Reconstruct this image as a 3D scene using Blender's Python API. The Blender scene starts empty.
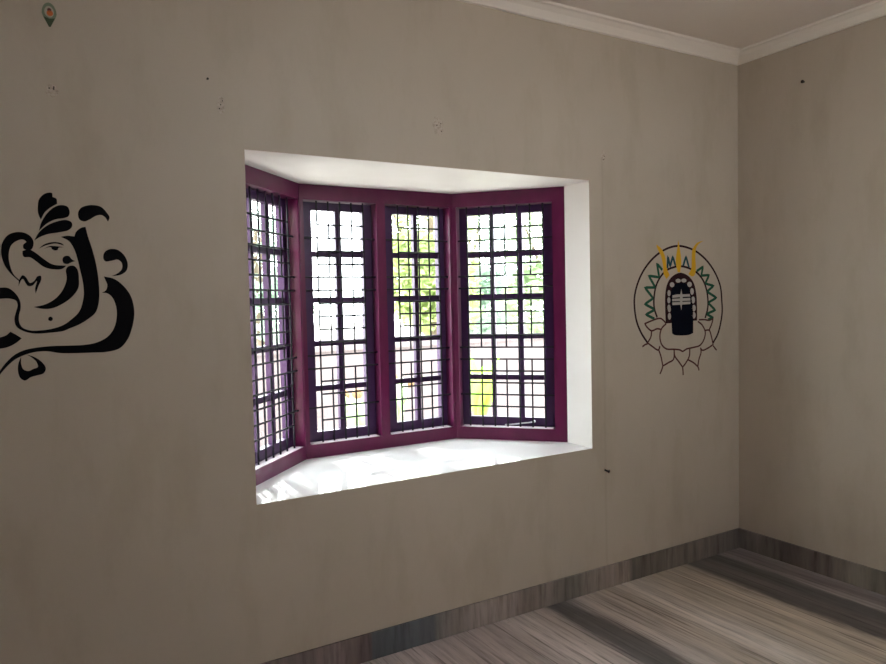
import bpy, bmesh, math, random
from mathutils import Vector, Matrix
from mathutils.geometry import tessellate_polygon
random.seed(7)
SC = bpy.context.scene
COL = SC.collection

# outlines of the painted strokes, millimetres on the wall (x, height); a third number marks a sharp corner
LEFT={'crown_plume':[[(-3563,1907),(-3550,1907),(-3549,1894,1),(-3538,1889),(-3536,1872,1),(-3557,1858),(-3574,1841),(-3586,1817,1),(-3593,1838),(-3593,1860),(-3589,1883),(-3576,1900)]],'crown_band':[[(-3593,1780,1),(-3585,1808),(-3567,1839),(-3547,1859),(-3526,1868),(-3506,1864),(-3500,1848),(-3504,1832),(-3518,1825),(-3542,1820),(-3569,1805)],[(-3608,1748,1),(-3593,1775),(-3569,1798),(-3542,1812),(-3512,1819),(-3496,1812),(-3495,1797),(-3506,1785),(-3537,1776),(-3567,1770),(-3590,1760)]],'crest_curl':[[(-3475,1843),(-3466,1861),(-3448,1870),(-3427,1873),(-3403,1868),(-3386,1849),(-3378,1834),(-3383,1818,1),(-3392,1833),(-3404,1840),(-3421,1836),(-3439,1824),(-3457,1816),(-3471,1822)]],'trunk':[[(-3530,1762,1),(-3510,1766),(-3489,1764,1),(-3484,1779),(-3468,1794),(-3454,1798,1),(-3448,1767),(-3436,1721),(-3426,1669),(-3421,1618),(-3420,1571),(-3424,1535),(-3435,1504),(-3457,1484),(-3485,1466),(-3518,1452),(-3535,1445),(-3573,1441),(-3619,1440),(-3650,1449),(-3670,1465),(-3675,1488),(-3670,1512),(-3664,1535),(-3668,1550),(-3686,1557),(-3712,1557),(-3738,1557,1),(-3737,1591,1),(-3711,1593),(-3689,1592),(-3670,1576),(-3657,1550),(-3656,1524),(-3661,1504),(-3662,1480),(-3654,1462),(-3632,1451),(-3600,1450),(-3568,1454),(-3535,1465),(-3510,1483),(-3485,1509),(-3473,1541),(-3468,1572),(-3470,1613),(-3476,1649),(-3483,1689),(-3491,1720),(-3506,1748)]],'ear':[[(-3657,1614,1),(-3677,1636),(-3695,1666),(-3703,1705),(-3698,1739),(-3681,1764),(-3657,1774),(-3634,1772),(-3617,1760),(-3610,1741),(-3617,1718),(-3627,1716),(-3639,1720),(-3640,1733),(-3631,1743),(-3641,1750),(-3658,1745),(-3674,1730),(-3682,1700),(-3680,1666),(-3671,1636),(-3655,1617,1)]],'hand_stroke':[[(-3659,1597,1),(-3656,1618),(-3646,1633),(-3637,1627),(-3626,1608),(-3614,1614),(-3604,1629),(-3594,1631),(-3593,1619),(-3602,1597),(-3611,1572,1),(-3612,1589),(-3606,1614),(-3619,1599),(-3632,1598),(-3646,1621),(-3652,1614)]],'cheek_stroke':[[(-3643,1713,1),(-3625,1718),(-3608,1709),(-3583,1687),(-3557,1669),(-3517,1665,1),(-3531,1654),(-3558,1653),(-3584,1661),(-3605,1679),(-3622,1692),(-3639,1693),(-3643,1701)]],'mouth_dot':[[(-3528,1685),(-3523,1696),(-3509,1698),(-3499,1686),(-3489,1681,1),(-3501,1677),(-3513,1671),(-3524,1673)]],'eyebrow':[[(-3597,1721,1),(-3577,1737),(-3550,1744),(-3528,1740),(-3521,1733,1),(-3546,1739),(-3573,1733)]],'eye':[[(-3581,1721,1),(-3564,1730),(-3542,1730),(-3522,1727,1),(-3538,1725),(-3541,1718),(-3550,1716),(-3558,1721),(-3560,1726),(-3568,1726)]],'tusk':[[(-3619,1528,1),(-3585,1536),(-3553,1556),(-3530,1586),(-3518,1621),(-3519,1652),(-3511,1663),(-3495,1665),(-3484,1652),(-3481,1621),(-3484,1590),(-3504,1560),(-3532,1538),(-3563,1523),(-3590,1521)]],'navel_dot':[[(-3571,1495),(-3565,1490),(-3566,1483),(-3572,1480),(-3578,1484),(-3577,1491)]],'shoulder_curl':[[(-3403,1693),(-3399,1711),(-3382,1723),(-3358,1722),(-3337,1704),(-3326,1675),(-3331,1649),(-3351,1634),(-3380,1630,1),(-3361,1639),(-3346,1654),(-3345,1675),(-3357,1687),(-3378,1683),(-3397,1681)]],'back_sweep':[[(-3404,1629,1),(-3371,1620),(-3343,1596),(-3320,1559),(-3311,1511),(-3314,1474),(-3322,1442),(-3335,1410),(-3362,1378),(-3403,1367),(-3452,1367),(-3501,1368),(-3548,1371),(-3585,1379),(-3617,1379),(-3644,1373),(-3676,1359),(-3699,1339),(-3723,1310),(-3737,1285,1),(-3722,1323),(-3703,1350),(-3680,1372),(-3653,1386),(-3616,1393),(-3570,1396),(-3518,1395),(-3475,1395),(-3436,1401),(-3401,1419),(-3380,1446),(-3369,1484),(-3369,1523),(-3380,1556),(-3395,1570),(-3412,1573,1),(-3399,1581),(-3394,1600),(-3396,1607)]],'foot':[[(-3661,1366,1),(-3670,1343),(-3672,1317),(-3666,1295),(-3653,1286),(-3636,1296),(-3616,1301),(-3599,1306),(-3592,1322),(-3600,1341),(-3620,1360),(-3647,1373,1),(-3631,1361),(-3618,1345),(-3615,1328),(-3628,1323),(-3642,1317),(-3656,1323),(-3662,1342)],[(-3739,1430,1),(-3717,1432),(-3700,1438),(-3688,1449,1),(-3673,1439),(-3657,1426,1),(-3674,1411),(-3697,1399),(-3719,1395),(-3741,1395,1)]]}
LINES={'ring':[(9.0,[(-760,1267),(-806,1321),(-839,1382),(-853,1443),(-855,1509),(-836,1574),(-793,1646),(-724,1713),(-645,1760),(-565,1786),(-502,1792),(-428,1782),(-354,1758),(-268,1705),(-200,1634),(-161,1562),(-150,1483),(-147,1418),(-163,1346),(-188,1288),(-228,1241)])],'inner_arch':[(9.0,[(-685,1402),(-706,1451),(-708,1506),(-691,1573),(-656,1622),(-611,1656),(-548,1675),(-503,1680),(-457,1676),(-411,1664),(-355,1640),(-307,1596),(-279,1537),(-270,1473),(-275,1434),(-295,1386)])],'leaf_zigzag':[(11.700000000000001,[(-706,1395,1),(-771,1420,1),(-708,1442,1),(-708,1448,1),(-778,1476,1),(-714,1506,1),(-777,1565,1),(-696,1564,1),(-747,1628,1),(-666,1619,1),(-683,1694,1),(-642,1659,1)]),(11.700000000000001,[(-364,1653,1),(-311,1679,1),(-326,1628,1),(-259,1631,1),(-293,1583,1),(-220,1569,1),(-279,1537,1),(-196,1500,1),(-270,1473,1),(-207,1429,1),(-285,1409,1),(-227,1386,1),(-271,1376,1)])],'crown_zigzag':[(10.8,[(-602,1668,1),(-597,1733,1),(-580,1678,1),(-559,1733,1),(-537,1683,1)]),(10.8,[(-476,1681,1),(-452,1735,1),(-428,1673,1)])],'lotus_line':[(7.2,[(-615,1365),(-646,1345),(-661,1321),(-664,1284),(-651,1252),(-616,1227),(-553,1221),(-508,1215),(-485,1206),(-453,1217),(-396,1223),(-339,1233),(-305,1267),(-295,1305),(-319,1345),(-357,1369)]),(7.2,[(-615,1365),(-632,1381),(-658,1395),(-689,1394),(-728,1385),(-780,1371,1),(-763,1352),(-729,1331),(-685,1340),(-659,1336)]),(7.2,[(-729,1330),(-734,1299),(-760,1267,1),(-721,1244),(-678,1224),(-665,1244)]),(7.2,[(-760,1261),(-777,1259),(-799,1248)]),(7.2,[(-674,1223),(-657,1184),(-644,1134,1),(-599,1150),(-559,1166),(-553,1219)]),(7.2,[(-644,1134),(-653,1113),(-667,1092)]),(7.2,[(-554,1216),(-549,1184),(-518,1151),(-486,1117,1),(-458,1141),(-430,1177),(-426,1222)]),(7.2,[(-486,1117),(-483,1095),(-482,1072)]),(7.2,[(-439,1155),(-397,1137),(-360,1112,1),(-350,1153),(-332,1191),(-335,1217)]),(7.2,[(-360,1112),(-354,1102),(-350,1089)]),(7.2,[(-300,1315),(-261,1314),(-242,1277),(-228,1231,1),(-272,1213),(-320,1203),(-338,1217)]),(7.2,[(-228,1224),(-213,1210),(-198,1196)]),(7.2,[(-348,1378),(-300,1377),(-261,1372),(-227,1381,1),(-240,1349),(-261,1317)])]}
SHAPES={'flame':[[(-687,1796,1),(-658,1781),(-636,1760),(-619,1727),(-607,1665),(-585,1631,1),(-612,1609,1),(-633,1640),(-637,1683),(-654,1738),(-680,1775)],[(-515,1824,1),(-506,1790),(-496,1740),(-492,1697),(-503,1647,1),(-522,1647,1),(-535,1696),(-534,1728),(-522,1784)],[(-305,1826,1),(-348,1806),(-370,1780),(-376,1729),(-373,1672),(-381,1634),(-402,1623),(-434,1637,1),(-411,1666),(-406,1729),(-400,1773),(-362,1812)]],'stone_arch':[[(-619,1366,1),(-622,1455),(-620,1529),(-603,1585),(-567,1622),(-503,1644),(-439,1628),(-393,1590),(-370,1526),(-364,1424),(-365,1374,1),(-414,1374,1),(-579,1367,1)]],'pillar':[[(-579,1522),(-563,1565),(-531,1584),(-495,1589),(-458,1584),(-429,1558),(-415,1520),(-403,1463),(-398,1399),(-399,1305,1),(-433,1296),(-498,1295),(-553,1301),(-570,1311,1),(-575,1404),(-578,1467)]],'forehead_band':[[(-566,1519,1),(-532,1524),(-496,1524),(-426,1525,1),(-422,1511,1),(-496,1509),(-566,1506,1)],[(-567,1501,1),(-496,1502),(-422,1504,1),(-421,1488,1),(-496,1487),(-568,1487,1)],[(-568,1481,1),(-496,1482),(-421,1483,1),(-421,1469,1),(-496,1467),(-566,1466,1)]],'forehead_mark':[[(-495,1554,1),(-485,1502),(-492,1465),(-496,1436,1),(-503,1465),(-507,1503)]]}
BEADS=[(-567,1578,18,14),(-518,1600,21,11),(-472,1601,21,11),(-426,1579,19,15),(-406,1539,15,19),(-397,1491,15,20),(-592,1532,12,17),(-594,1493,12,17),(-593,1453,12,17),(-591,1445,12,18),(-590,1405,12,19),(-391,1445,15,19),(-392,1405,15,19)]

SKY, SUN, EXPO = 18.5, 9.0, 0.0
FX0, FX1, FZ0, FZ1 = -2.1, -1.15, 2.05, 2.82  # added opening in the unseen front wall, sized to light the room


# ------------------------------------------------------------------ helpers
def link(name, bm, mats, parent=None, smooth=False):
    me = bpy.data.meshes.new(name)
    bmesh.ops.recalc_face_normals(bm, faces=bm.faces[:])
    bm.to_mesh(me); bm.free()
    for m in (mats if isinstance(mats, (list, tuple)) else [mats]):
        me.materials.append(m)
    if smooth:
        for p in me.polygons: p.use_smooth = True
    o = bpy.data.objects.new(name, me); COL.objects.link(o)
    if parent is not None:
        o.parent = parent
        o.matrix_parent_inverse = Matrix.Translation(parent_loc(parent)).inverted()
    return o

def parent_loc(o):
    v = Vector(o.location)
    if o.parent is not None: v = Vector((0, 0, 0)) + v
    return v

def empty(name, loc=(0, 0, 0)):
    o = bpy.data.objects.new(name, None); COL.objects.link(o); o.location = loc
    o.empty_display_size = .05
    return o

def tag(o, label=None, cat=None, group=None, kind=None):
    if label: o['label'] = label
    if cat: o['category'] = cat
    if group: o['group'] = group
    if kind: o['kind'] = kind
    return o

def struct(o, label=None): return tag(o, label, None, None, 'structure')

def box(bm, a, b, mi=0):
    x0, y0, z0 = a; x1, y1, z1 = b
    v = [bm.verts.new(p) for p in ((x0,y0,z0),(x1,y0,z0),(x1,y1,z0),(x0,y1,z0),(x0,y0,z1),(x1,y0,z1),(x1,y1,z1),(x0,y1,z1))]
    for f in ((0,3,2,1),(4,5,6,7),(0,1,5,4),(1,2,6,5),(2,3,7,6),(3,0,4,7)):
        bm.faces.new([v[i] for i in f]).material_index = mi

def prism(bm, plan, z0, z1, mi=0):
    lo = [bm.verts.new((x, y, z0)) for x, y in plan]; hi = [bm.verts.new((x, y, z1)) for x, y in plan]
    n = len(plan)
    bm.faces.new(lo[::-1]).material_index = mi; bm.faces.new(hi).material_index = mi
    for i in range(n):
        bm.faces.new((lo[i], lo[(i+1) % n], hi[(i+1) % n], hi[i])).material_index = mi

def rod(bm, a, b, r, seg=8):
    a, b = Vector(a), Vector(b); d = (b - a).normalized()
    u = d.orthogonal().normalized(); w = d.cross(u)
    ra, rb = [], []
    for i in range(seg):
        t = 2*math.pi*i/seg; o = (u*math.cos(t) + w*math.sin(t))*r
        ra.append(bm.verts.new(a+o)); rb.append(bm.verts.new(b+o))
    for i in range(seg):
        bm.faces.new((ra[i], ra[(i+1) % seg], rb[(i+1) % seg], rb[i]))
    bm.faces.new(ra[::-1]); bm.faces.new(rb)

def tube(bm, pts, radii, seg=8):
    rings = []
    for k, p in enumerate(pts):
        p = Vector(p)
        d = (Vector(pts[min(k+1, len(pts)-1)]) - Vector(pts[max(k-1, 0)])).normalized()
        u = d.cross(Vector((.3, .9, .1))).normalized(); w = d.cross(u)
        rings.append([bm.verts.new(p + (u*math.cos(2*math.pi*i/seg) + w*math.sin(2*math.pi*i/seg))*radii[k]) for i in range(seg)])
    for a, b in zip(rings, rings[1:]):
        for i in range(seg): bm.faces.new((a[i], a[(i+1) % seg], b[(i+1) % seg], b[i]))
    bm.faces.new(rings[0][::-1]); bm.faces.new(rings[-1])

# ------------------------------------------------------------------ materials
def mat(name, col, rough=.6, spec=.5, coat=0., metal=0.):
    m = bpy.data.materials.new(name); m.use_nodes = True
    b = m.node_tree.nodes['Principled BSDF']
    b.inputs['Base Color'].default_value = (*col, 1); b.inputs['Roughness'].default_value = rough
    b.inputs['Specular IOR Level'].default_value = spec; b.inputs['Coat Weight'].default_value = coat
    b.inputs['Metallic'].default_value = metal
    return m

class NT:
    def __init__(s, m): s.t = m.node_tree; s.b = s.t.nodes['Principled BSDF']
    def n(s, ty, **kw):
        d = s.t.nodes.new(ty)
        for k, v in kw.items():
            if k in d.inputs.keys() if hasattr(d.inputs, 'keys') else False: d.inputs[k].default_value = v
            else: setattr(d, k, v)
        return d
    def l(s, a, b): s.t.links.new(a, b)
    def math(s, op, a, b=None, c=None):
        d = s.t.nodes.new('ShaderNodeMath'); d.operation = op
        for i, v in enumerate((a, b, c)):
            if v is None: continue
            if isinstance(v, (int, float)): d.inputs[i].default_value = v
            else: s.l(v, d.inputs[i])
        return d.outputs[0]
    def mix(s, f, a, b, mode='MIX'):
        d = s.t.nodes.new('ShaderNodeMix'); d.data_type = 'RGBA'; d.blend_type = mode
        for i, v in ((0, f), (6, a), (7, b)):
            if isinstance(v, (int, float)): d.inputs[i].default_value = v
            elif isinstance(v, tuple): d.inputs[i].default_value = (*v, 1)
            else: s.l(v, d.inputs[i])
        return d.outputs[2]
    def ramp(s, f, stops, interp='LINEAR'):
        d = s.t.nodes.new('ShaderNodeValToRGB'); r = d.color_ramp; r.interpolation = interp
        while len(r.elements) < len(stops): r.elements.new(.5)
        for e, (p, c) in zip(r.elements, stops): e.position = p; e.color = (*c, 1) if len(c) == 3 else c
        s.l(f, d.inputs[0]); return d.outputs[0]
    def noise(s, vec, scale, detail=3, rough=.55):
        d = s.t.nodes.new('ShaderNodeTexNoise'); s.l(vec, d.inputs['Vector'])
        d.inputs['Scale'].default_value = scale; d.inputs['Detail'].default_value = detail; d.inputs['Roughness'].default_value = rough
        return d.outputs['Fac']
    def vmul(s, vec, v):
        d = s.t.nodes.new('ShaderNodeVectorMath'); d.operation = 'MULTIPLY'; s.l(vec, d.inputs[0]); d.inputs[1].default_value = v
        return d.outputs[0]

def wall_paint(name, seam=False):
    m = mat(name, (.45, .375, .29), .55, .3); N = NT(m)
    g = N.n('ShaderNodeNewGeometry').outputs['Position']
    base = N.ramp(N.noise(g, 1.3, 4), [(.3, (.435, .378, .305)), (.7, (.475, .415, .338))])
    blot = N.ramp(N.noise(N.vmul(g, (1, 1, .35)), 5, 5, .6), [(.5, (1, 1, 1)), (.62, (.945, .935, .915)), (.8, (.87, .85, .82))])
    c = N.mix(1., base, blot, 'MULTIPLY')
    if seam:
        sx = N.t.nodes.new('ShaderNodeSeparateXYZ'); N.l(g, sx.inputs[0])
        wob = N.math('MULTIPLY', N.noise(g, 6, 2), .014)
        d = N.math('ABSOLUTE', N.math('ADD', N.math('ADD', sx.outputs['X'], 1.075), N.math('SUBTRACT', wob, .007)))
        line = N.ramp(d, [(0., (.86, .85, .84)), (.012, (1, 1, 1))])
        c = N.mix(N.math('MULTIPLY', N.math('LESS_THAN', sx.outputs['Z'], 2.25), .6), c, line, 'MULTIPLY')
    N.l(c, N.b.inputs['Base Color'])
    bp = N.t.nodes.new('ShaderNodeBump'); bp.inputs['Strength'].default_value = .12; bp.inputs['Distance'].default_value = .004
    N.l(N.noise(g, 22, 4), bp.inputs['Height']); N.l(bp.outputs[0], N.b.inputs['Normal'])
    return m

def white_paint():
    m = mat('white reveal paint', (.78, .74, .68), .5, .3); N = NT(m)
    g = N.n('ShaderNodeNewGeometry').outputs['Position']
    N.l(N.ramp(N.noise(g, 4, 4), [(.3, (.84, .805, .76)), (.7, (.88, .85, .81))]), N.b.inputs['Base Color'])
    return m

def marble(name, axis):
    m = mat(name, (.3, .26, .23), .33, .35); N = NT(m)
    g = N.n('ShaderNodeNewGeometry').outputs['Position']
    sx = N.t.nodes.new('ShaderNodeSeparateXYZ'); N.l(g, sx.inputs[0])
    if axis == 'floor':
        warp = N.math('ADD', N.math('MULTIPLY', N.math('SUBTRACT', N.noise(N.vmul(g, (2.2, .7, 1)), 1.6, 4), .5), .12), N.math('MULTIPLY', N.math('SUBTRACT', N.noise(N.vmul(g, (14, 2.2, 1)), 1., 4, .7), .5), .09))
        x = N.math('ADD', sx.outputs['X'], warp)
        f = N.math('DIVIDE', N.math('ADD', x, 2.8), 2.8)
        P = lambda v: (v + 2.8)/2.8
        c = N.ramp(f, [(0, (.33, .28, .26)), (P(-2.2), (.36, .30, .28)), (P(-1.9), (.27, .22, .20)), (P(-1.7), (.38, .32, .29)), (P(-1.55), (.30, .25, .22)),
            (P(-1.49), (.075, .068, .064)), (P(-1.36), (.09, .08, .075)), (P(-1.31), (.33, .28, .25)), (P(-1.1), (.29, .235, .185)), (P(-.95), (.38, .325, .28)),
            (P(-.78), (.30, .245, .19)), (P(-.52), (.32, .26, .20)), (P(-.47), (.07, .06, .055)), (P(-.36), (.10, .085, .075)), (P(-.3), (.055, .05, .047)), (P(-.22), (.065, .058, .053)), (P(-.19), (.24, .20, .18)), (P(-.1), (.12, .10, .09)), (1, (.20, .17, .155))])
        s1 = N.noise(N.vmul(g, (30, 1.6, 1)), 1., 6, .72)
        s2 = N.noise(N.vmul(g, (9, .6, 1)), 1.3, 4, .6)
    else:
        k = 'X' if axis == 'x' else 'Y'
        x = sx.outputs[k]
        f = N.math('DIVIDE', N.math('ADD', x, 2.8), 2.8)
        P = lambda v: (v + 2.8)/2.8
        if axis == 'x':
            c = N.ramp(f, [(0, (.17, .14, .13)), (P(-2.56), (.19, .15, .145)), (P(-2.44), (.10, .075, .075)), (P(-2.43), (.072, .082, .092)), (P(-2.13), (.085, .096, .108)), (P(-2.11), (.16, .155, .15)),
                (P(-1.98), (.24, .21, .195)), (P(-1.8), (.27, .23, .21)), (P(-1.55), (.20, .17, .155)), (P(-1.3), (.15, .14, .125)), (P(-1.05), (.25, .21, .19)), (P(-.93), (.20, .17, .15)), (P(-.9), (.085, .078, .07)), (P(-.6), (.16, .14, .12)), (1, (.12, .105, .095))])
        else:
            c = N.ramp(f, [(0, (.2, .17, .15)), (.6, (.17, .15, .13)), (P(-.9), (.11, .1, .085)), (P(-.7), (.2, .18, .15)), (P(-.55), (.13, .105, .095)), (P(-.3), (.10, .085, .08)), (P(-.15), (.17, .15, .14)), (1, (.10, .09, .085))])
        st = (26, 1, 3) if axis == 'x' else (1, 26, 3)
        s1 = N.noise(N.vmul(g, st), 1., 4, .6)
        s2 = N.noise(N.vmul(g, tuple(v*.3 for v in st)), 1., 3, .6)
    gn = 1.75 if axis == 'floor' else 1.3
    c = N.mix(1., c, N.ramp(s1, [(.3, (.5*gn, .48*gn, .46*gn)), (.5, (gn, gn, gn)), (.72, (1.25*gn, 1.23*gn, 1.2*gn))]), 'MULTIPLY')
    if axis == 'floor':
        vein = N.noise(N.vmul(g, (55, 1.3, 1)), 1., 3, .6)
        c = N.mix(1., c, N.ramp(vein, [(.34, (.42, .40, .39)), (.43, (.98, .98, .98)), (.60, (1, 1, 1)), (.68, (1.22, 1.2, 1.19))]), 'MULTIPLY')
        c = N.mix(1., c, (.95, 1., 1.07), 'MULTIPLY')
    c = N.mix(.85, c, N.ramp(s2, [(.32, (.66, .64, .62)), (.6, (1.06, 1.06, 1.06))]), 'MULTIPLY')
    N.l(c, N.b.inputs['Base Color'])
    N.l(N.math('ADD', N.math('MULTIPLY', N.noise(g, 9, 3), .2), .22), N.b.inputs['Roughness'])
    return m

def wood_paint(name, c0, c1, rough):
    m = mat(name, c0, rough, .25, .05); N = NT(m)
    g = N.n('ShaderNodeNewGeometry').outputs['Position']
    N.l(N.ramp(N.noise(N.vmul(g, (1, 1, .5)), 14, 4), [(.3, c0), (.72, c1)]), N.b.inputs['Base Color'])
    m.node_tree.nodes['Principled BSDF'].inputs['Coat Roughness'].default_value = .2
    return m

def glass_mat():
    m = bpy.data.materials.new('window glass'); m.use_nodes = True; t = m.node_tree; t.nodes.clear()
    o = t.nodes.new('ShaderNodeOutputMaterial'); mx = t.nodes.new('ShaderNodeMixShader')
    tr = t.nodes.new('ShaderNodeBsdfTransparent'); gl = t.nodes.new('ShaderNodeBsdfGlossy'); fr = t.nodes.new('ShaderNodeFresnel')
    tr.inputs[0].default_value = (.93, .96, .95, 1); gl.inputs['Roughness'].default_value = .04; 
    ge = t.nodes.new('ShaderNodeNewGeometry'); mr = t.nodes.new('ShaderNodeMapRange')   # thin pane: same index on both faces
    mr.inputs['To Min'].default_value = 1.45; mr.inputs['To Max'].default_value = 1/1.45
    t.links.new(ge.outputs['Backfacing'], mr.inputs['Value']); t.links.new(mr.outputs[0], fr.inputs[0])
    t.links.new(fr.outputs[0], mx.inputs[0]); t.links.new(tr.outputs[0], mx.inputs[1]); t.links.new(gl.outputs[0], mx.inputs[2]); t.links.new(mx.outputs[0], o.inputs[0])
    return m

def leaf_mat(name, a, b):
    m = mat(name, a, .5, .3); N = NT(m)
    g = N.n('ShaderNodeNewGeometry').outputs['Position']
    N.l(N.ramp(N.noise(g, 3.5, 4), [(.3, a), (.7, b)]), N.b.inputs['Base Color'])
    t = N.t; tl = t.nodes.new('ShaderNodeBsdfTranslucent'); tl.inputs[0].default_value = (*b, 1)
    mx = t.nodes.new('ShaderNodeMixShader'); mx.inputs[0].default_value = .45
    out = [n for n in t.nodes if n.type == 'OUTPUT_MATERIAL'][0]
    t.links.new(N.b.outputs[0], mx.inputs[1]); t.links.new(tl.outputs[0], mx.inputs[2]); t.links.new(mx.outputs[0], out.inputs[0])
    return m

M_WALL = wall_paint('beige wall paint'); M_WALLB = wall_paint('beige wall paint with plaster seam', True)
M_WHITE = white_paint(); M_CEIL = mat('ceiling white', (.86, .79, .73), .7, .2); M_CORN = mat('cornice white', (.82, .76, .69), .6, .25)
M_SILL = mat('glossy white sill tile', (.80, .795, .805), .08, .45)
M_FLOOR = marble('striped marble floor', 'floor'); M_SKX = marble('marble skirting', 'x'); M_SKY = marble('marble skirting side', 'y')
M_FRAME = wood_paint('maroon gloss frame paint', (.085, .006, .040), (.112, .009, .054), .35)
M_SASH = wood_paint('dark plum sash paint', (.040, .013, .060), (.055, .018, .075), .42)
M_ROD = mat('dark iron rod', (.014, .012, .02), .6, .2)
M_GLINT = mat('pale ledge glint', (.86, .78, .85), .3, .5)  # bright glint of the ledge, put in as pale colour
M_STEEL = mat('steel stay', (.6, .6, .62), .3, .5, 0, .8)
M_GLASS = glass_mat()
M_BLACK = mat('black mural paint', (.006, .006, .007), .9, .03)
M_NAVY = mat('blue black mural paint', (.005, .006, .011), .9, .03)
M_MAROON = mat('dark maroon mural paint', (.028, .012, .014), .9, .03)
M_LINE = mat('brown mural line paint', (.085, .03, .028), .9, .03)
M_GREEN = mat('green mural paint', (.02, .085, .05), .9, .03)
M_TEAL = mat('teal mural paint', (.02, .07, .085), .9, .03)
M_YEL = mat('yellow mural paint', (.62, .36, .03), .9, .03)
M_BEAD = mat('grey white mural paint', (.42, .39, .36), .9, .03)
M_PLASTER = mat('plaster filler', (.5, .43, .36), .8, .2)
_N = NT(M_PLASTER); _N.l(_N.ramp(_N.noise(_N.n('ShaderNodeNewGeometry').outputs['Position'], 70, 4, .7), [(.36, (.33, .28, .23)), (.5, (.46, .395, .325)), (.7, (.54, .47, .40))]), _N.b.inputs['Base Color'])
M_NAIL = mat('rusty nail', (.03, .024, .02), .5, .4, 0, .4)

# ------------------------------------------------------------------ room shell
H, HC = 2.85, 2.915
XL, XR, Z0, Z1 = -2.901, -1.165, .744, 2.1087
LX, FY = -5.0, -3.3
T = .19
bm = bmesh.new()
def wall_with_hole(bm, x0, x1, z0, z1, hx0, hx1, hz0, hz1, y0, y1):
    xs = [x0, hx0, hx1, x1]; zs = [z0, hz0, hz1, z1]
    V = {}
    def v(i, j, y):
        k = (i, j, y)
        if k not in V: V[k] = bm.verts.new((xs[i], y, zs[j]))
        return V[k]
    for i in range(3):
        for j in range(3):
            if i == 1 and j == 1: continue
            for y in (y0, y1):
                bm.faces.new((v(i,j,y), v(i+1,j,y), v(i+1,j+1,y), v(i,j+1,y)))
    for a, b in (((1,1),(2,1)),((2,1),(2,2)),((2,2),(1,2)),((1,2),(1,1))):
        f = bm.faces.new((v(*a,y0), v(*b,y0), v(*b,y1), v(*a,y1))); f.material_index = 1
    for i in range(3):
        for j in (0, 3): bm.faces.new((v(i,j,y0), v(i+1,j,y0), v(i+1,j,y1), v(i,j,y1)))
        for q in (0, 3): bm.faces.new((v(q,i,y0), v(q,i+1,y0), v(q,i+1,y1), v(q,i,y1)))
wall_with_hole(bm, LX-.15, .15, -.3, 3.05, XL, XR, Z0, Z1, 0, T)
struct(link('wall_back', bm, [M_WALLB, M_WHITE]), 'beige painted wall with the bay window opening and both murals')
bm = bmesh.new(); box(bm, (0, FY-.15, -.3), (.15, 0, 3.05)); struct(link('wall_right', bm, M_WALL), 'plain beige wall on the right of the corner')
bm = bmesh.new(); box(bm, (LX-.15, FY-.15, -.3), (LX, 0, 3.05)); struct(link('wall_left', bm, M_WALL), 'beige wall on the left side of the room')
bm = bmesh.new(); wall_with_hole(bm, LX, 0, -.3, 3.05, FX0, FX1, FZ0, FZ1, FY-.15, FY); struct(link('wall_front', bm, [M_WALL, M_WHITE]), 'beige wall behind the viewer with an added opening that lights the room')
bm = bmesh.new(); box(bm, (LX, FY, -.12), (0, 0, 0)); struct(link('floor', bm, M_FLOOR), 'striped brown and grey polished marble floor')
bm = bmesh.new(); box(bm, (LX, FY, HC), (0, 0, HC+.13)); struct(link('ceiling', bm, M_CEIL), 'flat off-white ceiling')
# cornice (small cove) on back and right walls
def cove(bm, axis, a, b):
    prof = [(0, H), (.004, H), (.012, H+.004), (.016, H+.012), (.03, H+.035), (.05, H+.052), (.062, H+.056), (.066, HC), (0, HC)]
    P, Q = [], []
    for d, z in prof:
        if axis == 'x': P.append(bm.verts.new((a, -d, z))); Q.append(bm.verts.new((b-d, -d, z)))
        else: P.append(bm.verts.new((-d, a, z))); Q.append(bm.verts.new((-d, b-d, z)))
    n = len(prof)
    for i in range(n): bm.faces.new((P[i], P[(i+1) % n], Q[(i+1) % n], Q[i]))
    bm.faces.new(P); bm.faces.new(Q[::-1])
bm = bmesh.new(); cove(bm, 'x', LX, 0); struct(link('trim_1', bm, M_CORN), 'off-white cornice along the top of the window wall')
bm = bmesh.new(); cove(bm, 'y', FY, 0); struct(link('trim_2', bm, M_CORN), 'off-white cornice along the top of the right wall')
HS = .1158
bm = bmesh.new(); prism(bm, [(LX, 0), (LX, -.011), (-.011, -.011), (0, 0)], 0, HS); struct(link('baseboard_back', bm, M_SKX), 'grey and brown marble skirting under the window wall')
bm = bmesh.new(); prism(bm, [(0, 0), (-.011, -.011), (-.011, FY), (0, FY)], 0, HS); struct(link('baseboard_right', bm, M_SKY), 'dark marble skirting along the right wall')

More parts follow.
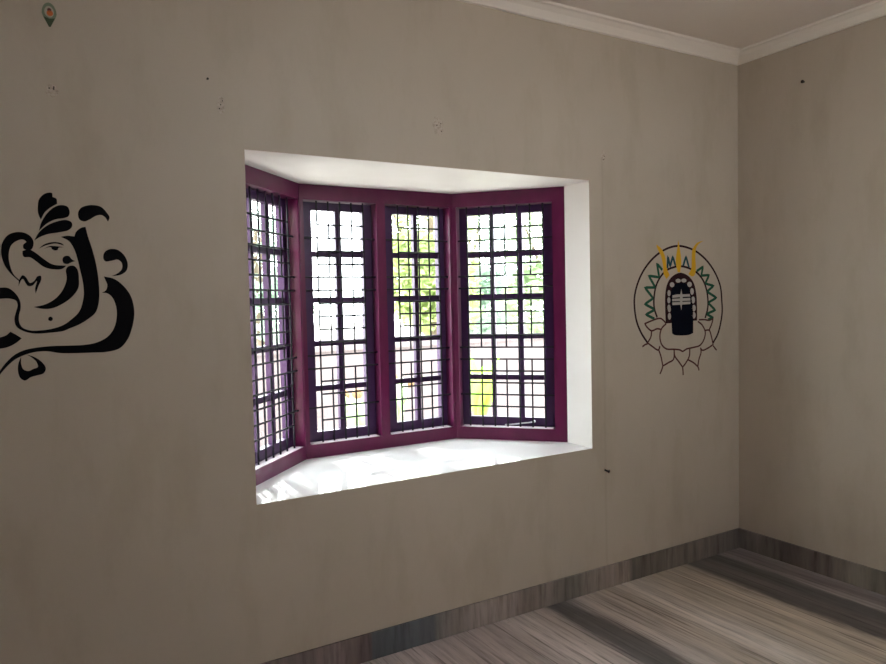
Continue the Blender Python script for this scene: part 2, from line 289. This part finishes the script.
# ------------------------------------------------------------------ bay window
W = empty('window_1', (-2.03, .4, Z0)); struct(W, 'maroon three sided bay window with iron grilles and white sill')
def wpart(name, bm, m, parent=W, smooth=False):
    o = link(name, bm, m, None, smooth); o.parent = parent
    if parent is W: o.matrix_parent_inverse = Matrix.Translation(W.location).inverted()
    return o
A0, C1, C2, B0 = Vector((XL, .2)), Vector((-2.459, .65)), Vector((-1.577, .65)), Vector((XR, .2))
D = .115
tl = (C1-A0).normalized(); tr = (B0-C2).normalized(); tc = Vector((1, 0))
nl = Vector((-tl.y, tl.x)); nr = Vector((-tr.y, tr.x)); nc = Vector((0, 1))
LL, LC_, LR = (C1-A0).length, (C2-C1).length, (B0-C2).length
def isect(p, d, q, e):
    k = ((q-p).x*e.y - (q-p).y*e.x)/(d.x*e.y - d.y*e.x); return p + d*k
def outer(off):   # polyline of the bay at a distance outward
    a = isect(A0+nl*off, tl, Vector((0, T+.001)), tc); b = isect(A0+nl*off, tl, C1+nc*off, tc)
    c = isect(C1+nc*off, tc, C2+nr*off, tr); d = isect(C2+nr*off, tr, Vector((0, T+.001)), tc)
    return [a, b, c, d]
IN, OUT = outer(0), outer(D)
ZT, ZB = 2.032, .812
# sill slab, soffit slab
OO = outer(D+.05)
e = .003
bm = bmesh.new(); prism(bm, [(XL+.001, .0015), (XR-.001, .0015), (XR-.001, T), tuple(OO[3]), tuple(OO[2]), tuple(OO[1]), tuple(OO[0]), (XL+.001, T)][::1], Z0-.05, Z0+.001)
wpart('window_sill', bm, M_SILL)
bm = bmesh.new(); prism(bm, [(XL+.001, .0015), (XR-.001, .0015), (XR-.001, T), tuple(OO[3]), tuple(OO[2]), tuple(OO[1]), tuple(OO[0]), (XL+.001, T)], Z1-.001, Z1+.12)
wpart('window_soffit', bm, M_WHITE)
# head and bottom rails
for nm, za, zb in (('head_rail', ZT, Z1-.001), ('bottom_rail', Z0+.001, ZB)):
    for i in range(3):
        bm = bmesh.new(); prism(bm, [tuple(IN[i]), tuple(IN[i+1]), tuple(OUT[i+1]), tuple(OUT[i])], za, zb)
        wpart(nm, bm, M_FRAME)
# posts
def post(plan):
    bm = bmesh.new(); prism(bm, [tuple(p) for p in plan], ZB, ZT); wpart('post', bm, M_FRAME)
w = .02
post([C1-tl*w, C1, C1+tc*w, C1+tc*w+nc*D, OUT[1], C1-tl*w+nl*D])
post([C2-tc*w, C2, C2+tr*w, C2+tr*w+nr*D, OUT[2], C2-tc*w+nc*D])
post([C1+tc*.417, C1+tc*.467, C1+tc*.467+nc*D, C1+tc*.417+nc*D])
post([IN[0], A0+tl*.07, A0+tl*.07+nl*D, OUT[0]])
post([B0-tr*.06, IN[3], OUT[3], B0-tr*.06+nr*D])
GT, GB = 1.99, .862
RAILS = [1.768, 1.535, 1.3135, 1.085]
def light(O, t, n, s0, s1, g0, g1, munt, rods, ends, name_i):
    P = lambda s, o, z: (O.x + t.x*s + n.x*o, O.y + t.y*s + n.y*o, z)
    def lb(bm, sa, sb, oa, ob, za, zb):
        prism(bm, [P(sa, oa, 0)[:2], P(sb, oa, 0)[:2], P(sb, ob, 0)[:2], P(sa, ob, 0)[:2]], za, zb)
    bm = bmesh.new(); c = .002; fa, fb = .063, .098
    lb(bm, s0+c, g0, fa, fb, ZB+c, ZT-c); lb(bm, g1, s1-c, fa, fb, ZB+c, ZT-c)
    lb(bm, g0, g1, fa, fb, ZB+c, GB); lb(bm, g0, g1, fa, fb, GT, ZT-c)
    for m in munt: lb(bm, m-.0125, m+.0125, fa+.002, fb-.004, GB, GT)
    xs = [g0] + [q for m in munt for q in (m-.0125, m+.0125)] + [g1]
    for z in RAILS:
        for k in range(0, len(xs), 2): lb(bm, xs[k], xs[k+1], fa+.002, fb-.004, z-.014, z+.014)
    sash = wpart('sash', bm, M_SASH)
    bm = bmesh.new(); lb(bm, s0+.012, s1-.012, .004, .058, ZB-.001, ZB+.0022)  # thin strip on the bottom rail, paints the ledge's bright glint
    tag(wpart('ledge_glint', bm, M_GLINT), 'pale strip painted as the bright glint on the ledge below the casement')
    bm = bmesh.new(); lb(bm, g0-.006, g1+.006, .081, .084, GB-.006, GT+.006)
    pane = link('pane', bm, M_GLASS); pane.parent = sash
    # iron grille
    r = .0047; o = .030
    zs = [1.913-.0658*k for k in range(16)]
    longk = {1, 4, 5, 10, 11, 14}
    bm = bmesh.new()
    for s in (rods[0], rods[-1]): rod(bm, P(s, o, ZB-.004), P(s, o, ZT+.004), r)
    gr = wpart('grille', bm, M_ROD)
    def bar(bm):
        b = link('bar', bm, M_ROD); b.parent = gr
    for k, z in enumerate(zs):
        bm = bmesh.new()
        a, b = (s0-.006, s1+.006) if k in longk else (rods[0], rods[-1])
        rod(bm, P(a, o, z), P(b, o, z), r); bar(bm)
    for i, s in enumerate(rods[1:-1]):
        bm = bmesh.new()
        o2 = o + .004
        if i % 2 == 0:
            for za, zb in ((ZB-.004, zs[11]), (zs[10], zs[5]), (zs[4], ZT+.004)): rod(bm, P(s, o2, za), P(s, o2, zb), r)
        else: rod(bm, P(s, o2, ZB-.004), P(s, o2, ZT+.004), r)
        bar(bm)
    return P
light(C1, tc, nc, .02, .417, .083, .365, [.2245], [.0995, .163, .2265, .290, .3535], None, 1)
light(C1, tc, nc, .467, LC_-.02, .540, .822, [.6815], [.5565, .620, .6835, .747, .8105], None, 2)
PR = light(C2, tr, nr, .02, LR-.06, .062, .492, [.205, .363], [.073, .1435, .214, .285, .355, .4255, .496], None, 3)
light(A0, tl, nl, .07, LL-.02, .139, LL-.062, [LL-.363, LL-.205], [LL-v for v in (.496, .4255, .355, .285, .214, .1435, .073)], None, 4)
bm = bmesh.new()
tube(bm, [PR(.265, .052, .820), PR(.30, .052, .823), PR(.40, .052, .836), PR(.43, .052, .842)], [.004]*4, 6)
bmesh.ops.create_icosphere(bm, subdivisions=1, radius=.008, matrix=Matrix.Translation(PR(.43, .052, .843)))
tag(wpart('window_stay', bm, M_STEEL), 'pale steel stay rod')

# ------------------------------------------------------------------ murals
def spline(pts, closed=True, n=6):
    q = []
    for p in pts:
        v = Vector((p[0]/1000, p[1]/1000)); q.append(v)
        if len(p) > 2: q.append(v.copy())
    if not closed: q = [q[0]] + q + [q[-1]]
    out = []; N = len(q)
    rng = range(N) if closed else range(1, N-2)
    for i in rng:
        a, b, c, d = q[i-1] if closed else q[i-1], q[i], q[(i+1) % N], q[(i+2) % N]
        if (c-b).length < 1e-7: continue
        la, lb_, lc = max((b-a).length, 1e-9)**.5, (c-b).length**.5, max((d-c).length, 1e-9)**.5
        m1 = (c-b) if la < 1e-4 else ((b-a)/la - (c-a)/(la+lb_) + (c-b)/lb_)*lb_
        m2 = (c-b) if lc < 1e-4 else ((c-b)/lb_ - (d-b)/(lb_+lc) + (d-c)/lc)*lb_
        for k in range(n):
            t = k/n; t2, t3 = t*t, t*t*t
            out.append(b*(2*t3-3*t2+1) + m1*(t3-2*t2+t) + c*(-2*t3+3*t2) + m2*(t3-t2))
    if not closed: out.append(q[-1])
    return out

def poly(bm, pts, y0, th=.0006):
    f = [bm.verts.new((p.x, y0-th, p.y)) for p in pts]; b = [bm.verts.new((p.x, y0, p.y)) for p in pts]
    for t in tessellate_polygon([[Vector((p.x, p.y, 0)) for p in pts]]):
        try: bm.faces.new([f[i] for i in t]); bm.faces.new([b[i] for i in t][::-1])
        except ValueError: pass
    n = len(pts)
    for i in range(n): bm.faces.new((f[i], f[(i+1) % n], b[(i+1) % n], b[i]))

def ribbon(bm, pts, wd, y0, th=.0006):
    Lp, Rp = [], []
    for i, p in enumerate(pts):
        a = pts[max(i-1, 0)]; b = pts[min(i+1, len(pts)-1)]
        d = (b-a); d = d.normalized() if d.length > 1e-9 else Vector((1, 0))
        nrm = Vector((-d.y, d.x)); k = wd/2
        Lp.append(p+nrm*k); Rp.append(p-nrm*k)
    V = [[bm.verts.new((q.x, y, q.y)) for q in S] for S, y in ((Lp, y0-th), (Rp, y0-th), (Lp, y0), (Rp, y0))]
    for i in range(len(pts)-1):
        bm.faces.new((V[0][i], V[0][i+1], V[1][i+1], V[1][i])); bm.faces.new((V[0][i], V[0][i+1], V[2][i+1], V[2][i]))
        bm.faces.new((V[1][i], V[1][i+1], V[3][i+1], V[3][i])); bm.faces.new((V[2][i], V[2][i+1], V[3][i+1], V[3][i]))
    for i in (0, -1): bm.faces.new((V[0][i], V[1][i], V[3][i], V[2][i]))

def sub(name, bm, m, root):
    o = link(name, bm, m); o.parent = root; o.matrix_parent_inverse = Matrix.Translation(root.location).inverted(); return o
E_ = empty('wall_mural', (-3.5, -.001, 1.2))
tag(E_, 'large black brush-stroke mural of an elephant-headed figure left of the window', 'mural')
for nm, polys in LEFT.items():
    for p in polys:
        bm = bmesh.new(); poly(bm, spline(p), -.0002); sub(nm, bm, M_BLACK, E_)
E2 = empty('wall_mural', (-.61, -.001, 1.2))
tag(E2, 'round mural of a black pillar on a lotus with yellow flames, right of the window', 'mural')
LM = {'ring': M_MAROON, 'inner_arch': M_MAROON, 'leaf_zigzag': M_GREEN, 'crown_zigzag': M_TEAL, 'lotus_line': M_LINE}
px = .00125
for nm, arr in LINES.items():
    if nm == 'lotus_line': bm = bmesh.new()
    for wd, p in arr:
        if nm != 'lotus_line': bm = bmesh.new()
        ribbon(bm, spline(p, False), wd*px, -.0002)
        if nm != 'lotus_line': sub(nm, bm, LM[nm], E2)
    if nm == 'lotus_line': sub('lotus', bm, M_LINE, E2)
SM = {'flame': (M_YEL, -.0014), 'stone_arch': (M_MAROON, -.0006), 'pillar': (M_NAVY, -.0014), 'forehead_band': (M_BEAD, -.0022), 'forehead_mark': (M_BEAD, -.003)}
for nm, polys in SHAPES.items():
    for p in polys:
        bm = bmesh.new(); poly(bm, spline(p), SM[nm][1]); sub(nm, bm, SM[nm][0], E2)
for x, z, a, b in BEADS:
    bm = bmesh.new()
    poly(bm, [Vector(((x+a*math.cos(t*math.pi/8))/1000, (z+b*math.sin(t*math.pi/8))/1000)) for t in range(16)], -.0014)
    sub('bead', bm, M_BEAD, E2)

# ------------------------------------------------------------------ small things on the walls
S_ = empty('wall_sticker', (-3.534, -.001, 2.497)); tag(S_, 'small green and orange oval sticker high on the wall, above the left mural', 'sticker')
def ell(cx, cz, a, b, n=20, tip=0):
    pts = []
    for i in range(n):
        t = 2*math.pi*i/n; x, z = a*math.cos(t), b*math.sin(t)
        if tip and z < 0: x *= (1-(-z/b))**.45 if z > -b else 0; z *= tip
        pts.append(Vector((cx+x, cz+z)))
    return pts
sx_, sz_ = -3.534, 2.492
for nm, pts, m, y in (('backing', ell(sx_, sz_+.008, .033, .05, 24, 1.15), mat('sage green sticker', (.14, .18, .115), .5), -.0002),
                      ('leaf', [Vector((sx_+a, sz_+b)) for a, b in ((-.026, -.008), (.0, -.016), (.024, -.010), (.014, -.032), (.004, -.052), (-.004, -.052), (-.014, -.032))], mat('dark green sticker', (.02, .045, .012), .5), -.001),
                      ('disc', ell(sx_, sz_+.016, .021, .026), mat('pale sticker', (.36, .33, .26), .5), -.001),
                      ('flower', ell(sx_+.003, sz_+.010, .0145, .013), mat('orange sticker', (.55, .13, .02), .5), -.0018),
                      ('flower_heart', ell(sx_+.001, sz_+.024, .009, .009), mat('dark red sticker', (.10, .02, .015), .5), -.0018)):
    bm = bmesh.new(); poly(bm, [Vector((sx_+(p.x-sx_)*.66, sz_+(p.y-sz_)*.72)) for p in pts], y); sub(nm, bm, m, S_)
def nail(loc, d, ln, r, label):
    bm = bmesh.new(); a = Vector(loc); d = Vector(d).normalized()
    rod(bm, a-d*.004, a+d*ln, r*.55, 8); rod(bm, a+d*ln, a+d*(ln+.0025), r, 10)
    tag(link('wall_nail', bm, M_NAIL), label, 'nail', 'nails left in the walls')
nail((0, -.409, 2.646), (-1, 0, 0), .014, .009, 'dark nail high on the right wall near the corner')
nail((-1.079, 0, .62), (.3, -1, -.25), .022, .0085, 'bent dark nail below the lower right corner of the window')
nail((-3.03, 0, 2.353), (0, -1, 0), .008, .0042, 'small dark nail in the wall above the upper left corner of the window')
def patch(x, z, a, b, label):
    bm = bmesh.new(); n = 22
    pts = [Vector((x+a*(1+random.uniform(-.22, .22))*math.cos(2*math.pi*i/n), z+b*(1+random.uniform(-.22, .22))*math.sin(2*math.pi*i/n))) for i in range(n)]
    poly(bm, pts, .002, .003)
    for k in range(3):
        hx, hz, hs = x+random.uniform(-.6, .6)*a, z+random.uniform(-.6, .6)*b, random.uniform(.0015, .0032)
        box(bm, (hx-hs, -.0016, hz-hs), (hx+hs, 0, hz+hs*1.3), 1)
    o = link('plaster_patch', bm, [M_PLASTER, M_NAIL]); tag(o, label, 'plaster patch', 'filled holes in the window wall')
patch(-2.042, 2.285, .026, .045, 'mottled plaster patch with small holes on the wall above the middle of the window')
patch(-2.984, 2.262, .014, .034, 'small mottled plaster patch just above the window opening, at its left end')
patch(-1.068, 2.236, .018, .030, 'small plaster patch above the upper right corner of the window')
patch(-3.537, 2.245, .018, .022, 'faint plaster patch on the wall directly below the green sticker')

# ------------------------------------------------------------------ outdoors
GZ = -.45
def speck(name, c0, c1, sc, rough=.8):
    m = mat(name, c0, rough, .2); N = NT(m); g = N.n('ShaderNodeNewGeometry').outputs['Position']
    N.l(N.ramp(N.noise(g, sc, 5), [(.3, c0), (.7, c1)]), N.b.inputs['Base Color']); return m
bm = bmesh.new(); box(bm, (-40, -40, GZ-.2), (40, 60, GZ)); struct(link('ground', bm, speck('pale garden ground', (.50, .46, .43), (.60, .56, .52), 1.5)), 'pale garden ground outside')
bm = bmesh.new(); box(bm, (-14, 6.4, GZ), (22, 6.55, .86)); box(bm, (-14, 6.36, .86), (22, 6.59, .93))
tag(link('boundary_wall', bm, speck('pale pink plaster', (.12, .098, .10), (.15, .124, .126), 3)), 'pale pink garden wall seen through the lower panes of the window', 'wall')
def crown(bm, c, rad, n, ls):
    for _ in range(n):
        d = Vector((random.gauss(0, 1), random.gauss(0, 1), random.gauss(0, 1))).normalized()
        k = random.uniform(.45, 1)**.5
        p = Vector(c) + Vector((d.x*rad[0], d.y*rad[1], d.z*rad[2]))*k
        u = Vector((random.gauss(0, 1), random.gauss(0, 1), random.gauss(0, .6))).normalized(); v = u.orthogonal().normalized()
        a = random.uniform(.6, 1.2)*ls
        w_ = [bm.verts.new(p + q) for q in (-u*a, v*a*.42, u*a, -v*a*.42)]
        bm.faces.new(w_)
M_FLOWER = mat('orange flower', (.16, .08, .03), .6)
M_BARK = mat('bark', (.16, .12, .09), .8, .2)
def tree(x, y, h, blobs, m, label, n=900, ls=.12):
    r = empty('garden_tree', (x, y, GZ)); tag(r, label, 'tree', 'trees beyond the garden wall')
    bm = bmesh.new(); tube(bm, [(x, y, GZ-.05), (x+.05, y, GZ+h*.3), (x-.04, y+.05, GZ+h*.6), (x, y, GZ+h*.8)], [.13, .10, .08, .04], 8)
    for a in (.8, 2.9, 4.6): tube(bm, [(x, y, GZ+h*.45), (x+math.cos(a)*.4, y+math.sin(a)*.4, GZ+h*.62), (x+math.cos(a)*.7, y+math.sin(a)*.7, GZ+h*.8)], [.06, .04, .02], 6)
    sub('trunk', bm, M_BARK, r)
    bm = bmesh.new()
    for dx, dy, dz, a, b in blobs: crown(bm, (x+dx, y+dy, GZ+dz), (a, a, b), n, ls)
    sub('foliage', bm, m, r)
LG = leaf_mat('yellow green leaves', (.34, .44, .17), (.50, .58, .28)); MG = leaf_mat('mid green leaves', (.30, .42, .24), (.44, .54, .34)); BG = leaf_mat('blue green leaves', (.30, .42, .33), (.44, .54, .46))
tree(2.9, 8.6, 4.4, [(0, 0, 3.0, .9, 1.2), (.3, .2, 2.0, .8, .8), (-.4, 0, 2.4, .6, .9)], LG, 'yellow green tree seen through the upper panes beside the middle post', 1300)
tree(4.9, 10.6, 4.6, [(0, 0, 3.0, .95, 1.4), (.3, 0, 1.9, .9, .8), (-.3, .2, 2.2, .9, .9)], BG, 'bluish green tree seen through the right hand panes', 1300)
tree(5.3, 7.9, 4.2, [(0, 0, 3.0, 1.0, 1.2), (-.3, 0, 1.9, .9, .8)], MG, 'mid green tree seen through the far right column of panes', 1300)
tree(.7, 12.2, 4.4, [(0, 0, 2.9, .9, 1.1), (.4, 0, 1.8, .8, .8)], BG, 'soft green tree seen through the left centre panes')
tree(1.5, 7.9, 8.6, [(0, 0, 6.4, 2.6, 1.7), (-1.4, 0, 6.2, 1.5, 1.4), (1.6, .2, 6.0, 1.5, 1.3)], LG, 'tall shade tree whose trunk stands behind the middle post of the window', 2600, .26)
tree(-.8, 9.8, 3.4, [(0, 0, 2.3, .7, .9)], LG, 'small pale tree seen through the leftmost panes', 700)
# leafy plants standing on the garden ground near the window
def plant(x, y, h, nl, m, label, fl=0):
    r = empty('leafy_plant', (x, y, GZ)); tag(r, label, 'plant', 'plants in the garden')
    bm = bmesh.new(); rod(bm, (x, y, GZ-.05), (x, y, GZ+h*.5), .035, 8); sub('stem', bm, M_BARK, r)
    bm = bmesh.new()
    for i in range(nl):
        a = i*2.4 + random.uniform(-.2, .2); out = random.uniform(.3, .55)*h*.4; up = h*random.uniform(.75, 1.05)
        d = Vector((math.cos(a), math.sin(a), 0)); s = Vector((-d.y, d.x, 0)); prev = None
        for k in range(8):
            t = k/7; p = Vector((x, y, GZ+h*.4)) + d*out*t + Vector((0, 0, (up-h*.4)*(1.5*t-.55*t*t)))
            wd = .11*math.sin(math.pi*min(.98, .06+t*.92))
            cur = (bm.verts.new(p-s*wd), bm.verts.new(p+s*wd))
            if prev: bm.faces.new((prev[0], prev[1], cur[1], cur[0]))
            prev = cur
    sub('leaves', bm, m, r)
    for i in range(fl):
        bm = bmesh.new(); a = i*2.1
        bmesh.ops.create_icosphere(bm, subdivisions=2, radius=.06, matrix=Matrix.Translation((x+.2*math.cos(a), y+.2*math.sin(a), GZ+h*.9+.05*(i % 3))))
        sub('flower', bm, M_FLOWER, r)
plant(.50, 3.55, 1.5, 8, leaf_mat('fresh green leaves', (.30, .50, .06), (.40, .60, .12)), 'bright green leafy plant seen at the left edge of the right hand panes')
plant(-.5, 4.4, 1.0, 10, MG, 'low plant with orange flowers seen through the lowest panes left of the middle post', 4)
plant(.3, 5.1, 1.05, 10, MG, 'low plant with orange flowers seen through the lowest panes right of the middle post', 3)

# ------------------------------------------------------------------ light
wd = bpy.data.worlds.new('hazy bright sky'); SC.world = wd; wd.use_nodes = True
bgn = wd.node_tree.nodes['Background']; bgn.inputs[0].default_value = (.96, .98, 1, 1); bgn.inputs[1].default_value = SKY
sd = bpy.data.lights.new('sun', 'SUN'); sd.energy = SUN; sd.angle = .009; sd.color = (1, .975, .94)
so = bpy.data.objects.new('sun', sd); COL.objects.link(so)
so.rotation_euler = Vector((-.05, -1, -.62)).to_track_quat('-Z', 'Y').to_euler()

# ------------------------------------------------------------------ camera
f, yaw, pit, rol = 710.624, .538023, -.044426, -.022177
fw = Vector((math.sin(yaw)*math.cos(pit), math.cos(yaw)*math.cos(pit), math.sin(pit)))
ri = Vector((math.cos(yaw), -math.sin(yaw), 0)); up = ri.cross(fw)
c, s = math.cos(rol), math.sin(rol)
R0, U0 = ri*c + up*s, ri*-s + up*c
cd = bpy.data.cameras.new('camera'); co = bpy.data.objects.new('camera', cd); COL.objects.link(co)
cd.sensor_width = 36; cd.lens = f/886*36; cd.clip_start = .02; cd.clip_end = 300
mw = Matrix(((R0.x, U0.x, -fw.x, -3.66379), (R0.y, U0.y, -fw.y, -2.71838), (R0.z, U0.z, -fw.z, 1.5199), (0, 0, 0, 1)))
co.matrix_world = mw; SC.camera = co
SC.view_settings.view_transform = 'Standard'; SC.view_settings.look = 'None'; SC.view_settings.gamma = 1
SC.view_settings.use_curve_mapping = False; SC.view_settings.exposure = EXPO
SC.cycles.max_bounces = 10; SC.cycles.diffuse_bounces = 7; SC.cycles.transparent_max_bounces = 16; SC.cycles.caustics_reflective = False
